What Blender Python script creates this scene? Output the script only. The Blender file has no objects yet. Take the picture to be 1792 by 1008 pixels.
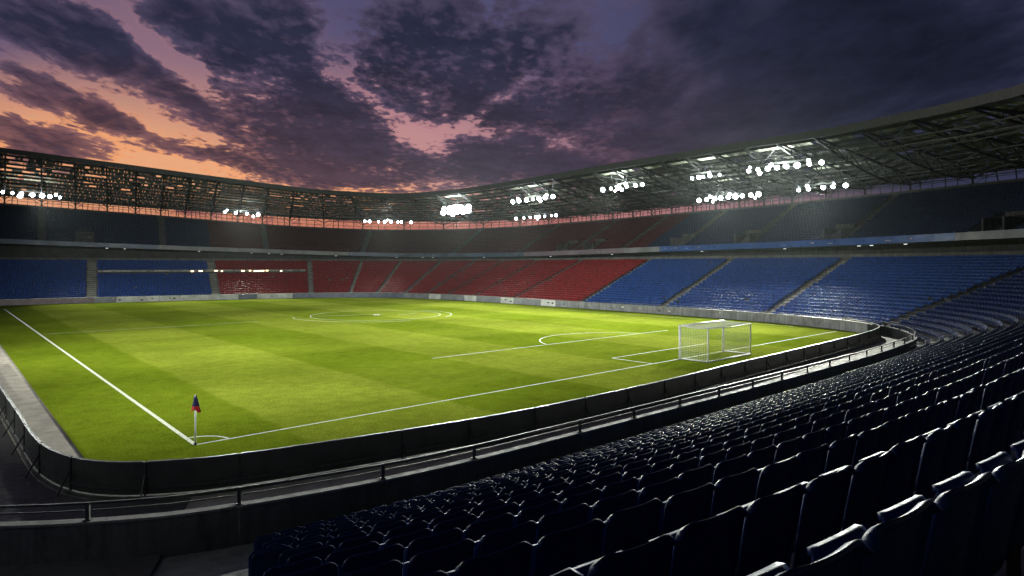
import bpy, math, random
import numpy as np
from mathutils import Vector, Matrix

random.seed(7)
rng = np.random.default_rng(7)
scene = bpy.context.scene
R = math.radians

# ------------------------------------------------------------------ camera
# pitch axes: +x along the near goal line, +y along the touchline, corner flag at the origin, metres
CAM = np.array([-7.3, -26.5, 7.0])
FW = np.array([.671, .7415]); FW /= np.linalg.norm(FW)
RT = np.array([FW[1], -FW[0]])
cam_data = bpy.data.cameras.new('camera')
cam = bpy.data.objects.new('camera', cam_data)
scene.collection.objects.link(cam)
cam.location = CAM
cam.rotation_euler = (R(90), 0, -math.atan2(FW[0], FW[1]))
cam_data.sensor_width = 36
cam_data.lens = 36 * 1100 / 1792
cam_data.shift_y = -39 / 1792
cam_data.clip_start = .05
cam_data.clip_end = 6000
scene.camera = cam
scene.view_settings.view_transform = 'Standard'
scene.view_settings.look = 'None'
scene.view_settings.gamma = 1
scene.view_settings.exposure = 0
scene.cycles.max_bounces = 4
scene.cycles.diffuse_bounces = 1
scene.cycles.glossy_bounces = 2
scene.cycles.transmission_bounces = 2
scene.cycles.sample_clamp_indirect = 4
scene.cycles.use_denoising = True
scene.cycles.caustics_reflective = False
scene.cycles.caustics_refractive = False


# ------------------------------------------------------------------ node helper
class NT:
    def __init__(s, tree):
        s.t = tree; s.n = tree.nodes; s.l = tree.links
    def node(s, typ, **kw):
        n = s.n.new(typ)
        for k, v in kw.items(): setattr(n, k, v)
        return n
    def put(s, sock, v):
        if isinstance(v, bpy.types.NodeSocket): s.l.new(v, sock)
        elif v is not None: sock.default_value = v
    def m(s, op, a, b=None, c=None, clamp=False):
        n = s.node('ShaderNodeMath', operation=op, use_clamp=clamp)
        for i, v in enumerate((a, b, c)):
            if v is not None: s.put(n.inputs[i], v)
        return n.outputs[0]
    def vm(s, op, a, b=None):
        n = s.node('ShaderNodeVectorMath', operation=op)
        s.put(n.inputs[0], a)
        if b is not None: s.put(n.inputs[1], b)
        return n.outputs['Value'] if op == 'DOT_PRODUCT' else n.outputs[0]
    def mix(s, f, a, b, mode='MIX'):
        n = s.node('ShaderNodeMix', data_type='RGBA', blend_type=mode)
        s.put(n.inputs[0], f); s.put(n.inputs[6], a); s.put(n.inputs[7], b)
        return n.outputs[2]
    def noise(s, vec, scale, detail=4, rough=.5, dist=0):
        n = s.node('ShaderNodeTexNoise')
        s.put(n.inputs['Vector'], vec); n.inputs['Scale'].default_value = scale
        n.inputs['Detail'].default_value = detail; n.inputs['Roughness'].default_value = rough
        n.inputs['Distortion'].default_value = dist
        return n.outputs['Fac']
    def smooth(s, v, a, b, lo=0, hi=1):
        n = s.node('ShaderNodeMapRange', interpolation_type='SMOOTHSTEP')
        s.put(n.inputs[0], v); n.inputs[1].default_value = a; n.inputs[2].default_value = b
        n.inputs[3].default_value = lo; n.inputs[4].default_value = hi
        return n.outputs[0]
    def comb(s, x, y, z=0.):
        n = s.node('ShaderNodeCombineXYZ')
        for i, v in enumerate((x, y, z)): s.put(n.inputs[i], v)
        return n.outputs[0]


def lin(r, g, b):
    f = lambda c: (c / 255 / 12.92) if c / 255 <= .04045 else ((c / 255 + .055) / 1.055) ** 2.4
    return (f(r), f(g), f(b), 1)


# ------------------------------------------------------------------ dusk sky
world = bpy.data.worlds.new('World')
scene.world = world
world.use_nodes = True
wt = NT(world.node_tree)
for n in list(wt.n): wt.n.remove(n)
tc = wt.node('ShaderNodeTexCoord').outputs['Generated']
fz = wt.vm('DOT_PRODUCT', tc, (FW[0], FW[1], 0))
rx = wt.vm('DOT_PRODUCT', tc, (RT[0], RT[1], 0))
uz = wt.vm('DOT_PRODUCT', tc, (0, 0, 1))
den = wt.m('MAXIMUM', fz, .16)
X = wt.m('DIVIDE', rx, den)
Y = wt.m('DIVIDE', uz, den)
# perspective of a cloud layer: coordinates on a flat deck overhead
dk = wt.m('MAXIMUM', wt.m('ADD', Y, .13), .05)
PX = wt.m('DIVIDE', X, dk)
PY = wt.m('DIVIDE', 1., dk)
P = wt.comb(PX, PY, 0)
# warped direction for the big cloud masses
w1 = wt.noise(wt.comb(X, Y, 2.), 3.2, 5, .6)
w2 = wt.noise(wt.comb(X, Y, 9.), 3.2, 5, .6)
XW = wt.m('ADD', X, wt.m('MULTIPLY', wt.m('SUBTRACT', w1, .5), .20))
YW = wt.m('ADD', Y, wt.m('MULTIPLY', wt.m('SUBTRACT', w2, .5), .13))
V = wt.comb(XW, YW, 0.)
VS = wt.comb(X, Y, 0.)

def blob(v, x, y, a, b, ang=0, sharp=1.):
    mp = wt.node('ShaderNodeMapping', vector_type='TEXTURE')
    wt.put(mp.inputs['Vector'], v)
    mp.inputs['Location'].default_value = ((x - 896) / 1100, (465 - y) / 1100, 0)
    mp.inputs['Rotation'].default_value = (0, 0, -R(ang))
    mp.inputs['Scale'].default_value = (a / 1100, b / 1100, 1)
    g = wt.node('ShaderNodeTexGradient', gradient_type='SPHERICAL')
    wt.put(g.inputs[0], mp.outputs[0])
    return wt.smooth(g.outputs['Fac'], 0, sharp)

def total(v, L):
    acc = None
    for x, y, a, b, ang, amp in L:
        t = wt.m('MULTIPLY', blob(v, x, y, a, b, ang), amp)
        acc = t if acc is None else wt.m('ADD', acc, t)
    return acc

CLOUDS = [(90, 48, 330, 120, 24, 1.0), (250, 118, 150, 60, 26, .5), (450, 70, 330, 150, 34, 1.0), (400, 190, 190, 55, 22, .8),
          (110, 160, 240, 42, 18, .85), (340, 238, 240, 34, 15, .8), (80, 243, 260, 44, 13, .95), (275, 280, 90, 14, 12, .6),
          (560, 205, 170, 120, 42, .9), (640, 290, 380, 80, 6, 1.1), (900, 285, 300, 60, 4, .8), (480, 262, 150, 40, 12, .6), (150, 235, 260, 26, 14, .4), (60, 175, 200, 26, 16, .4), (760, 80, 320, 190, 8, 1.1), (700, 165, 180, 90, 0, .5),
          (980, 190, 260, 120, 8, 1.0), (930, 290, 300, 55, 0, .6), (1350, 120, 520, 280, 0, 1.0), (1650, 60, 480, 300, 0, 1.0),
          (1180, 260, 240, 90, -10, .7),
          (585, 60, 80, 150, 20, -.95), (670, 190, 220, 42, 38, -1.0), (800, 226, 190, 30, 10, -.45), (630, 322, 200, 16, 3, -.55), (540, 255, 110, 16, 14, -.5), (480, 150, 60, 60, 30, -.35), (860, 175, 180, 28, -34, -.85),
          (1050, 95, 170, 70, -38, -.75), (1180, 20, 200, 90, 0, .5), (290, 80, 270, 30, 37, -1.0), (290, 200, 360, 34, 19, -.85), (320, 278, 330, 46, 11, -.5),
          (60, 110, 170, 50, 15, -.25), (1020, 262, 150, 26, 18, -.6), (1570, 170, 150, 24, -20, -.3), (1220, 150, 120, 24, -30, -.35)]
big = total(V, CLOUDS)
n1 = wt.noise(P, 1.3, 4, .55, .2)
n2 = wt.noise(wt.comb(wt.m('MULTIPLY', PX, 1.0), wt.m('MULTIPLY', PY, .62), 5.), 4.4, 3, .6, .5)
n3 = wt.noise(wt.comb(wt.m('MULTIPLY', PX, 1.0), wt.m('MULTIPLY', PY, .75), 8.), 13., 6, .68, .35)
amp = wt.smooth(X, .45, -.05, .55, 1.)
D = wt.m('ADD', wt.m('MULTIPLY', big, .80), wt.m('MULTIPLY', wt.m('SUBTRACT', n1, .5), 1.0))
tx = wt.m('ADD', wt.m('MULTIPLY', wt.m('SUBTRACT', n2, .5), 1.9), wt.m('MULTIPLY', wt.m('SUBTRACT', n3, .5), 1.7))
n4 = wt.noise(wt.comb(PX, wt.m('MULTIPLY', PY, .8), 3.), 21., 3, .55, .2)
puff = wt.m('MULTIPLY', wt.m('SUBTRACT', n4, .48), blob(VS, 700, 190, 560, 260, 0, .6))
tx = wt.m('ADD', tx, wt.m('MULTIPLY', puff, 2.0))
D = wt.m('ADD', D, wt.m('MULTIPLY', tx, amp))
D = wt.m('ADD', D, .13)
alpha = wt.smooth(D, .0, .48)
rim = wt.m('MULTIPLY', wt.smooth(D, -.05, .16), wt.smooth(D, .42, .18))

warm = wt.m('MINIMUM', total(VS, [(150, 345, 760, 285, 6, 1.55), (560, 345, 420, 100, 4, .9)]), 1.)
rose = wt.m('MINIMUM', total(VS, [(720, 250, 520, 190, 4, .95), (300, 110, 460, 260, 20, .40), (700, 400, 1500, 100, 0, 1.), (1330, 215, 260, 110, -20, .25)]), 1.)
right = wt.smooth(X, .02, .5)
clear = wt.mix(right, lin(80, 77, 112), lin(48, 50, 76))
clear = wt.mix(rose, clear, lin(192, 138, 140))
clear = wt.mix(warm, clear, lin(232, 166, 124))
thick = wt.smooth(D, .28, 1.05)
thin = wt.mix(wt.smooth(Y, .40, .08), lin(74, 66, 92), lin(104, 74, 90))
thin = wt.mix(wt.smooth(X, .05, .5), thin, lin(44, 47, 70))
thin = wt.mix(wt.m('MULTIPLY', warm, .85), thin, lin(138, 92, 90))
deep = wt.mix(wt.smooth(Y, .38, .10), lin(36, 38, 60), lin(60, 49, 68))
deep = wt.mix(wt.smooth(X, .10, .7), deep, lin(21, 25, 42))
deep = wt.mix(wt.m('MULTIPLY', warm, .6), deep, lin(84, 58, 68))
cl = wt.mix(thick, thin, deep)
tone = wt.m('ADD', wt.m('MULTIPLY', wt.noise(P, 3.1, 8, .66), .6), wt.m('MULTIPLY', n3, .4))
cl = wt.mix(1., cl, wt.comb(*[wt.smooth(tone, .30, .70, .68, 1.42)] * 3), 'MULTIPLY')
col = wt.mix(alpha, clear, cl)
rimc = wt.mix(warm, lin(186, 130, 138), lin(244, 164, 112))
rimf = wt.m('MULTIPLY', wt.m('MULTIPLY', rim, .8), wt.m('MAXIMUM', warm, wt.m('MULTIPLY', rose, .7)))
col = wt.mix(rimf, col, rimc)
# low red band at the horizon
col = wt.mix(wt.m('MULTIPLY', wt.smooth(Y, .12, .055), wt.smooth(X, .75, -.1, .25, .8)), col, lin(176, 96, 84))
# a thin physical dusk sky under it all
nish = wt.node('ShaderNodeTexSky', sky_type='NISHITA', sun_disc=False)
nish.sun_elevation = R(1.0); nish.sun_rotation = R(-10)
back = wt.smooth(fz, -.1, .12)
col = wt.mix(back, lin(40, 42, 62), col)
bg1 = wt.node('ShaderNodeBackground'); wt.put(bg1.inputs[0], col); bg1.inputs[1].default_value = 1.0
bg2 = wt.node('ShaderNodeBackground'); wt.put(bg2.inputs[0], nish.outputs[0]); bg2.inputs[1].default_value = .0015
ads = wt.node('ShaderNodeAddShader'); wt.l.new(bg1.outputs[0], ads.inputs[0]); wt.l.new(bg2.outputs[0], ads.inputs[1])
wo = wt.node('ShaderNodeOutputWorld'); wt.l.new(ads.outputs[0], wo.inputs[0])


# ------------------------------------------------------------------ materials
MATS = {}
def material(name, color, rough=.6, metal=0., var=.25, vscale=3., bump=0., bscale=20., emit=None, estr=0., coat=0., spec=None):
    m = bpy.data.materials.new(name); m.use_nodes = True
    t = NT(m.node_tree); b = t.n['Principled BSDF']
    tc = t.node('ShaderNodeTexCoord').outputs['Object']
    c = (*color[:3], 1)
    if var:
        f = t.noise(tc, vscale, 6, .6)
        g = t.smooth(f, .3, .72, 1 - var, 1 + var)
        cc = t.mix(1., c, t.comb(g, g, g), 'MULTIPLY')
        t.put(b.inputs['Base Color'], cc)
        f2 = t.noise(tc, vscale * 4, 4, .6)
        t.put(b.inputs['Roughness'], t.smooth(f2, .3, .7, max(.03, rough - .1), min(1, rough + .12)))
    else:
        b.inputs['Base Color'].default_value = c; b.inputs['Roughness'].default_value = rough
    b.inputs['Metallic'].default_value = metal
    if coat: b.inputs['Coat Weight'].default_value = coat
    if spec is not None: b.inputs['Specular IOR Level'].default_value = spec
    if emit:
        b.inputs['Emission Color'].default_value = (*emit[:3], 1); b.inputs['Emission Strength'].default_value = estr
    if bump:
        bp = t.node('ShaderNodeBump'); bp.inputs['Strength'].default_value = bump; bp.inputs['Distance'].default_value = .02
        t.put(bp.inputs['Height'], t.noise(tc, bscale, 6, .65)); t.put(b.inputs['Normal'], bp.outputs[0])
    MATS[name] = m
    return m

def concrete(name, color, streak=.5, scale=.6, joint=None):
    """weathered concrete: blotches, fine grain, rain streaks running down"""
    m = bpy.data.materials.new(name); m.use_nodes = True
    t = NT(m.node_tree); b = t.n['Principled BSDF']
    tc = t.node('ShaderNodeTexCoord').outputs['Object']
    mp = t.node('ShaderNodeMapping'); t.put(mp.inputs[0], tc); mp.inputs['Scale'].default_value = (1, 1, .12)
    a = t.smooth(t.noise(tc, scale, 8, .65), .3, .7, .7, 1.2)
    s = t.smooth(t.noise(mp.outputs[0], 3.5, 5, .6), .42, .66, 1, 1 - streak)
    g = t.smooth(t.noise(tc, 26, 3, .6), .3, .7, .85, 1.12)
    k = t.m('MULTIPLY', t.m('MULTIPLY', a, s), g)
    t.put(b.inputs['Base Color'], t.mix(1., (*color, 1), t.comb(k, k, k), 'MULTIPLY'))
    t.put(b.inputs['Roughness'], t.smooth(t.noise(tc, 3, 4, .6), .3, .7, .62, .95))
    bp = t.node('ShaderNodeBump'); bp.inputs['Strength'].default_value = .35; bp.inputs['Distance'].default_value = .02
    t.put(bp.inputs['Height'], t.noise(tc, 18, 7, .65)); t.put(b.inputs['Normal'], bp.outputs[0])
    MATS[name] = m
    return m

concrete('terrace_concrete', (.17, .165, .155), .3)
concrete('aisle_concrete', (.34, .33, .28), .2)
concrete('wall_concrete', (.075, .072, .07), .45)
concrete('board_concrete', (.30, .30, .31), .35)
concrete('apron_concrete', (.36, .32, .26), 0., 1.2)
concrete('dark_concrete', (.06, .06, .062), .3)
concrete('dark_ground', (.05, .048, .045), 0.)
material('seat_navy', (.0075, .026, .115), .50, var=.25, vscale=1.9, spec=.16)
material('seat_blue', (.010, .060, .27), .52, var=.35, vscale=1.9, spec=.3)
material('seat_blue_shaded', (.005, .016, .05), .55, var=.3, vscale=1.9, spec=.2)  # darkened blue seat: the upper tier's shade is put into the colour
material('seat_red_shaded', (.055, .006, .009), .55, var=.3, vscale=1.9, spec=.2)  # darkened red seat, upper tier shade painted in the same way
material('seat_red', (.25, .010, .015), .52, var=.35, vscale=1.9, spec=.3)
material('bracket_steel', (.035, .035, .04), .45, .6)
material('dark_steel', (.026, .028, .027), .5, .3, var=.3)
material('grey_steel', (.10, .105, .10), .42, .5, var=.3)
material('galvanised', (.30, .30, .31), .38, .8, var=.3, vscale=6)
material('roof_sheet', (.30, .31, .25), .55, var=.45, vscale=.5)
material('roof_edge', (.06, .063, .068), .6, var=.2)
material('white_paint', (.84, .84, .82), .35, var=.08)
material('net_white', (.72, .72, .66), .7, var=0)
material('barrier_board', (.032, .034, .032), .42, var=.45, vscale=1.1, bump=.2, bscale=6)
material('barrier_edge', (.09, .095, .10), .4, .6, var=.3)
material('lamp_housing', (.08, .085, .09), .4, .6)
material('lamp_lens', (.9, .95, 1), .3, emit=(.86, .95, 1), estr=35, var=0)
material('small_lamp', (.9, .8, .6), .3, emit=(1, .72, .42), estr=5, var=0)
material('pale_lamp', (.9, .9, .9), .3, emit=(.9, .95, 1), estr=1.2, var=0)
material('flag_red', (.55, .012, .02), .6, var=.15)
material('flag_navy', (.012, .014, .08), .6, var=.15)
material('ribbon_blue', (.008, .07, .30), .35, var=.25, vscale=.5)
material('ribbon_grey', (.20, .20, .22), .45, var=.25, vscale=.4)
material('ribbon_mauve', (.20, .15, .19), .45, var=.3, vscale=.25)
material('ribbon_slate', (.09, .12, .19), .45, var=.3, vscale=.25)
material('ad_white', (.72, .72, .70), .45, var=.2, vscale=.7)
material('ad_grey', (.27, .28, .31), .45, var=.25, vscale=.7)
material('ad_pink', (.26, .19, .21), .45, var=.25, vscale=.7)
material('ad_slate', (.17, .20, .27), .45, var=.25, vscale=.7)
material('ad_dark', (.07, .08, .10), .45, var=.2)
material('ad_blue', (.04, .10, .30), .45, var=.2)
material('parapet_cream', (.42, .40, .34), .6, var=.3, vscale=.8)
M = MATS

def grass_material():
    m = bpy.data.materials.new('mown_grass'); m.use_nodes = True
    t = NT(m.node_tree); b = t.n['Principled BSDF']
    tc = t.node('ShaderNodeTexCoord').outputs['Object']
    sp = t.node('ShaderNodeSeparateXYZ'); t.put(sp.inputs[0], tc)
    wob = t.m('MULTIPLY', t.m('SUBTRACT', t.noise(tc, .35, 4, .6), .5), .9)
    gx = t.m('ADD', sp.outputs[0], wob); gy = t.m('ADD', sp.outputs[1], t.m('MULTIPLY', wob, 1.6))
    def square(c, start, width, soft):
        ph = t.m('FRACT', t.m('DIVIDE', t.m('SUBTRACT', c, start), 2 * width))
        tri = t.m('ABSOLUTE', t.m('SUBTRACT', ph, .5))           # .5 at start, 0 half way
        return t.smooth(tri, .25 - soft, .25 + soft)
    s1 = square(gx, 3.5 + 4.3, 8.6, .015)        # light lanes centred on 7.8
    s2 = square(gy, 26.5, 9.5, .03)
    lane = t.m('ADD', t.m('MULTIPLY', s1, .72), t.m('MULTIPLY', s2, .28))
    edge = t.smooth(gx, 3.3, 3.8)
    lane = t.m('MULTIPLY', lane, t.m('ADD', .25, t.m('MULTIPLY', edge, .75)))
    col = t.mix(lane, (.124, .168, .010, 1), (.195, .235, .024, 1))
    big = t.smooth(t.noise(tc, .12, 5, .6), .3, .7, .82, 1.15)
    mid = t.smooth(t.noise(tc, 1.3, 6, .7), .3, .7, .84, 1.14)
    fine = t.smooth(t.noise(tc, 11, 7, .8), .32, .68, .60, 1.40)
    k = t.m('MULTIPLY', t.m('MULTIPLY', big, mid), fine)
    col = t.mix(1., col, t.comb(k, k, k), 'MULTIPLY')
    yel = t.smooth(t.noise(tc, .5, 7, .7), .52, .75, 0, .3)
    col = t.mix(yel, col, (.19, .19, .03, 1))
    t.put(b.inputs['Base Color'], col)
    b.inputs['Roughness'].default_value = .75
    b.inputs['Specular IOR Level'].default_value = 0.
    bp = t.node('ShaderNodeBump'); bp.inputs['Strength'].default_value = .6; bp.inputs['Distance'].default_value = .03
    t.put(bp.inputs['Height'], t.noise(tc, 17, 6, .8)); t.put(b.inputs['Normal'], bp.outputs[0])
    return m
M['grass'] = grass_material()
def line_material():
    m = material('line_paint', (.66, .70, .56), .8, var=.12, vscale=8)
    t = NT(m.node_tree); b = t.n['Principled BSDF']
    tc = t.node('ShaderNodeTexCoord').outputs['Object']
    f = t.smooth(t.noise(tc, 9, 6, .75), .34, .52)
    t.put(b.inputs['Base Color'], t.mix(f, (.22, .27, .08, 1), (.66, .70, .56, 1)))
    return m
line_material()


# ------------------------------------------------------------------ object helpers
COL = scene.collection
def tag(o, label=None, cat=None, group=None, kind=None):
    if label: o['label'] = label
    if cat: o['category'] = cat
    if group: o['group'] = group
    if kind: o['kind'] = kind
    return o
def empty(name, loc=(0, 0, 0), rz=0., **kw):
    o = bpy.data.objects.new(name, None); COL.objects.link(o)
    o.location = loc; o.rotation_euler = (0, 0, rz); o.empty_display_size = .1
    return tag(o, **kw)

class MB:
    """collects quads, boxes, bars and tubes into one mesh"""
    def __init__(s): s.v = []; s.f = []; s.mi = []; s.cur = 0
    def add(s, vs, fs):
        n = len(s.v); s.v += [tuple(map(float, v)) for v in vs]
        s.f += [tuple(i + n for i in f) for f in fs]; s.mi += [s.cur] * len(fs)
    def box(s, c, d, rz=0.):
        cx, cy, cz = c; a, b, h = d[0] / 2, d[1] / 2, d[2] / 2; co, si = math.cos(rz), math.sin(rz)
        vs = [(cx + x * co - y * si, cy + x * si + y * co, cz + z) for z in (-h, h) for x, y in ((-a, -b), (a, -b), (a, b), (-a, b))]
        s.add(vs, [(3, 2, 1, 0), (4, 5, 6, 7), (0, 1, 5, 4), (1, 2, 6, 5), (2, 3, 7, 6), (3, 0, 4, 7)])
    def tube(s, pts, r, n=6, caps=True):
        pts = [Vector(p) for p in pts]; base = len(s.v); k = len(pts)
        for i, p in enumerate(pts):
            d = (pts[min(i + 1, k - 1)] - pts[max(i - 1, 0)]).normalized()
            up = Vector((0, 0, 1)) if abs(d.z) < .95 else Vector((1, 0, 0))
            a = d.cross(up).normalized(); b = a.cross(d)
            rr = r[i] if isinstance(r, (list, tuple)) else r
            for j in range(n):
                t = 2 * math.pi * (j + .5) / n
                s.v.append(tuple(p + a * (rr * math.cos(t)) + b * (rr * math.sin(t))))
        fs = []
        for i in range(k - 1):
            for j in range(n):
                q = base + i * n; fs.append((q + j, q + (j + 1) % n, q + n + (j + 1) % n, q + n + j))
        if caps:
            fs.append(tuple(base + j for j in range(n))[::-1]); fs.append(tuple(base + (k - 1) * n + j for j in range(n)))
        s.f += fs; s.mi += [s.cur] * len(fs)
    def bar(s, a, b, w, n=4): s.tube([a, b], w * .7071, n)
    def build(s, name, mats, parent=None, smooth=False):
        me = bpy.data.meshes.new(name); me.from_pydata(s.v, [], s.f)
        for m in (mats if isinstance(mats, (list, tuple)) else [mats]): me.materials.append(m)
        if any(s.mi): me.polygons.foreach_set('material_index', s.mi)
        if smooth: me.polygons.foreach_set('use_smooth', [True] * len(s.f))
        me.update()
        o = bpy.data.objects.new(name, me); COL.objects.link(o)
        if parent: o.parent = parent
        return o


# ------------------------------------------------------------------ the bowl's plan: a closed curve and its outward offsets
def crspline(P, n):
    P = np.array(P, float); out = []
    for i in range(1, len(P) - 2):
        a, b, c, d = P[i - 1:i + 3]
        for k in range(n):
            t = k / n
            out.append(.5 * ((2 * b) + (-a + c) * t + (2 * a - 5 * b + 4 * c - d) * t * t + (-a + 3 * b - 3 * c + d) * t ** 3))
    out.append(P[-2]); return np.array(out)
def resample(C, step):
    d = np.r_[0, np.cumsum(np.linalg.norm(np.diff(C, axis=0), axis=1))]
    s = np.linspace(0, d[-1], int(d[-1] / step) + 1)
    return s, np.c_[np.interp(s, d, C[:, 0]), np.interp(s, d, C[:, 1])]
W2c = [(-70, 112), (-50, 114.5), (-30, 116), (-5, 116.3), (10, 115.3), (26, 112.5), (41, 109), (55, 104), (64, 97), (69.5, 87), (71.6, 72), (71.8, 55),
       (71.4, 35), (70.6, 18), (68.4, 5), (64, -3.6), (55.5, -9.3), (45, -10.8), (30, -11.2), (10, -11.2), (0, -10.8), (-7, -9.8), (-12.5, -7.6),
       (-17, -3), (-19, 6), (-20, 25), (-20, 45)]
RS, RP = resample(crspline(W2c, 16), 1.0)
RTn = np.gradient(RP, axis=0)
kk = np.ones(7) / 7
tp = np.vstack([RTn[:1]] * 3 + [RTn] + [RTn[-1:]] * 3)
RTn = np.c_[np.convolve(tp[:, 0], kk, 'valid'), np.convolve(tp[:, 1], kk, 'valid')]
RTn /= np.linalg.norm(RTn, axis=1)[:, None]
RN = np.c_[-RTn[:, 1], RTn[:, 0]]
def ringp(s, o):
    """plan point and outward normal at arc position s, offset o"""
    s = np.asarray(s, float)
    p = np.stack([np.interp(s, RS, RP[:, 0]), np.interp(s, RS, RP[:, 1])], -1)
    n = np.stack([np.interp(s, RS, RN[:, 0]), np.interp(s, RS, RN[:, 1])], -1)
    n = n / np.linalg.norm(n, axis=-1, keepdims=True)
    return p + n * np.asarray(o)[..., None] if np.ndim(o) else p + n * o, n
def tab(L):
    a = np.array(L); return lambda s: np.interp(s, a[:, 0], a[:, 1])
z_edge = tab([(30, 30.6), (50.3, 29.3), (68, 28.1), (88, 26.5), (104.5, 25), (119.6, 24.1), (146, 24.9), (170, 25.3), (196, 25.4), (216, 24.92), (219, 24.63), (221, 24.46), (224.2, 24.0), (227.5, 23.4), (232, 23.2), (245, 24), (340, 25)])
z_gap = tab([(50, 23.3), (59, 22.8), (71, 22.1), (94.5, 21.2), (113, 20.1), (126, 19.8), (145, 20.1), (168.5, 20.6), (190, 20.9), (215, 21.2), (340, 21.5)])
z_back = tab([(50.4, 20.9), (65, 20.1), (78, 19.4), (95, 18.2), (113, 17.1), (123, 17.1), (140.6, 17.7), (170, 18.2), (188, 18.4), (198, 18.7), (210, 18.9), (340, 19.3)])
z_ftop = tab([(50.3, 12.4), (68, 11.8), (93.5, 11.1), (118, 10.15), (139.4, 10.0), (175, 10.5), (196, 10.7), (215.6, 11), (340, 11.2)])

def sweep(mb, prof, s0, s1, step=2.0, close=False):
    """prof: function s -> list of (offset, z)"""
    n = max(2, int((s1 - s0) / step) + 1); ss = np.linspace(s0, s1, n); base = len(mb.v); k = None
    for s in ss:
        pr = prof(s); k = len(pr)
        for o, z in pr:
            p, _ = ringp(s, o); mb.v.append((float(p[0]), float(p[1]), float(z)))
    fs = []
    for i in range(n - 1):
        for j in range(k if close else k - 1):
            a = base + i * k + j; b = base + i * k + (j + 1) % k
            fs.append((a, b, b + k, a + k))
    if close:
        fs.append(tuple(base + j for j in range(k))[::-1]); fs.append(tuple(base + (n - 1) * k + j for j in range(k)))
    mb.f += fs; mb.mi += [mb.cur] * len(fs)

def rect(o, z, w, h):
    """sweep profile: a bar of width w (offset) and height h centred at (o, z(s))"""
    zf = z if callable(z) else (lambda s: z)
    return lambda s: [(o - w / 2, zf(s) - h / 2), (o + w / 2, zf(s) - h / 2), (o + w / 2, zf(s) + h / 2), (o - w / 2, zf(s) + h / 2)]

def depth_of(x, y): return (np.array([x, y]) - CAM[:2]) @ FW
def project(p):
    q = np.array(p[:2]) - CAM[:2]; d = q @ FW; L = q @ RT
    return 896 + 1100 * L / d, 465 + 1100 * (CAM[2] - p[2]) / d, d

S0, S1 = 30., 330.
TREAD, RISE, O0, F0, NROW = .95, .36, 1.01, -.11, 22

# ------------------------------------------------------------------ ground, apron, pitch
g = MB(); g.add([(-285, -265, -1.2), (345, -265, -1.2), (345, 365, -1.2), (-285, 365, -1.2)], [(0, 1, 2, 3)])
tag(g.build('ground', M['dark_ground']), kind='structure')

BAR = crspline([(-6.5, 60), (-5.6, 35), (-5.25, 15), (-5.05, 6), (-4.95, 1), (-4.75, -1.3), (-4.3, -3.1), (-3.6, -4.3), (-2.5, -5.2), (-.4, -6.1), (4.9, -7.1),
                (10.9, -7.75), (20, -7.75), (28.8, -7.3), (42, -6.8), (55.5, -6), (62, -4.4), (66.2, -.8), (68.4, 4), (69.6, 12), (70.5, 22)], 10)
def fill(name, poly, z, mat, kind='structure'):
    m = MB(); c = np.mean(poly, axis=0)
    m.add([(*p, z) for p in poly], [tuple(range(len(poly)))])
    return tag(m.build(name, mat), kind=kind)
WN = crspline([(74, 30), (70.6, 18), (68.4, 5), (64, -3.6), (55.5, -9.3), (45, -10.8), (30, -11.15), (10, -11.0), (3, -10.75), (-2, -9.75), (-4.5, -8.6), (-6.6, -7.1), (-9, -5.2), (-11.5, -2), (-12.8, 4), (-13, 12), (-13, 25), (-13, 40)], 12)
inner = np.concatenate([(RP - RN * .02)[(RS > 20) & (RS < 286)], WN[(WN[:, 0] < -2.2) & (WN[:, 1] < 39)] + .02])
apron = fill('concrete_apron', inner[::2], -.02, M['apron_concrete'])
# grass reaches the boards on three sides; a paved strip runs along the left touchline
gedge = [tuple(p) for p in (RP - RN * 1.35)[(RS > 52) & (RS < 205)][::3]]
bs = [tuple(p) for p in BAR if p[0] > -3.3 and p[1] < 0]
bs = [(x, y + .12) for x, y in bs][::-1]
poly = [(-3.6, 113)] + gedge + [p for p in [tuple(q) for q in BAR[::-1]] if p[0] > 55 and p[1] > -6 and p[1] < 19] + [p for p in bs if p[0] <= 55.4]
poly = [p for i, p in enumerate(poly) if i == 0 or math.dist(p, poly[i - 1]) > .3] + [(-3.45, -4.0), (-3.5, 0)]
fill('grass_pitch', poly, .006, M['grass'])

L = MB(); LZ = .012
def gline(a, b, w=.13, z=LZ, n=1):
    a, b = np.array(a, float), np.array(b, float); d = (b - a) / np.linalg.norm(b - a); q = np.array([-d[1], d[0]]) * w / 2
    L.add([(*(a - q), z), (*(b - q), z), (*(b + q), z), (*(a + q), z)], [(0, 1, 2, 3)])
def garc(c, r, t0, t1, w=.13, n=48, ry=None):
    ry = ry or r; vs = []
    for i in range(n + 1):
        t = R(t0 + (t1 - t0) * i / n)
        for q in (-w / 2, w / 2): vs.append((c[0] + (r + q) * math.cos(t), c[1] + (ry + q) * math.sin(t), LZ))
    L.add(vs, [(2 * i, 2 * i + 1, 2 * i + 3, 2 * i + 2) for i in range(n)])
gline((-.07, 0), (63.5, 0), .11); gline((0, .08), (0, 104), .17)
gline((65.6, 2.5), (65.6, 60), .07); gline((.12, 53.2), (22, 53.2), .09)
garc((0, 0), 1.25, 3, 87, .11, 20)
gline((20, 12.7), (51, 12.7), .10); garc((39.2, 10.3), 7.2, 22, 158, .10)
gline((30.2, 3.7), (43.5, 3.7), .11); gline((30.2, .1), (30.2, 3.64), .11)
garc((38.4, 52.7), 9.0, 0, 360, .09, 80); garc((38.4, 52.7), 11.3, 160, 262, .10, 30); garc((38.4, 52.7), 10.6, -60, 20, .10, 24)
gline((31, 56), (40, 53.5), .12); gline((41, 51), (44.5, 51.5), .12); garc((38.4, 52.7), .35, 0, 360, .3, 12)
tag(L.build('pitch_markings', M['line_paint']), kind='structure')

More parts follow.
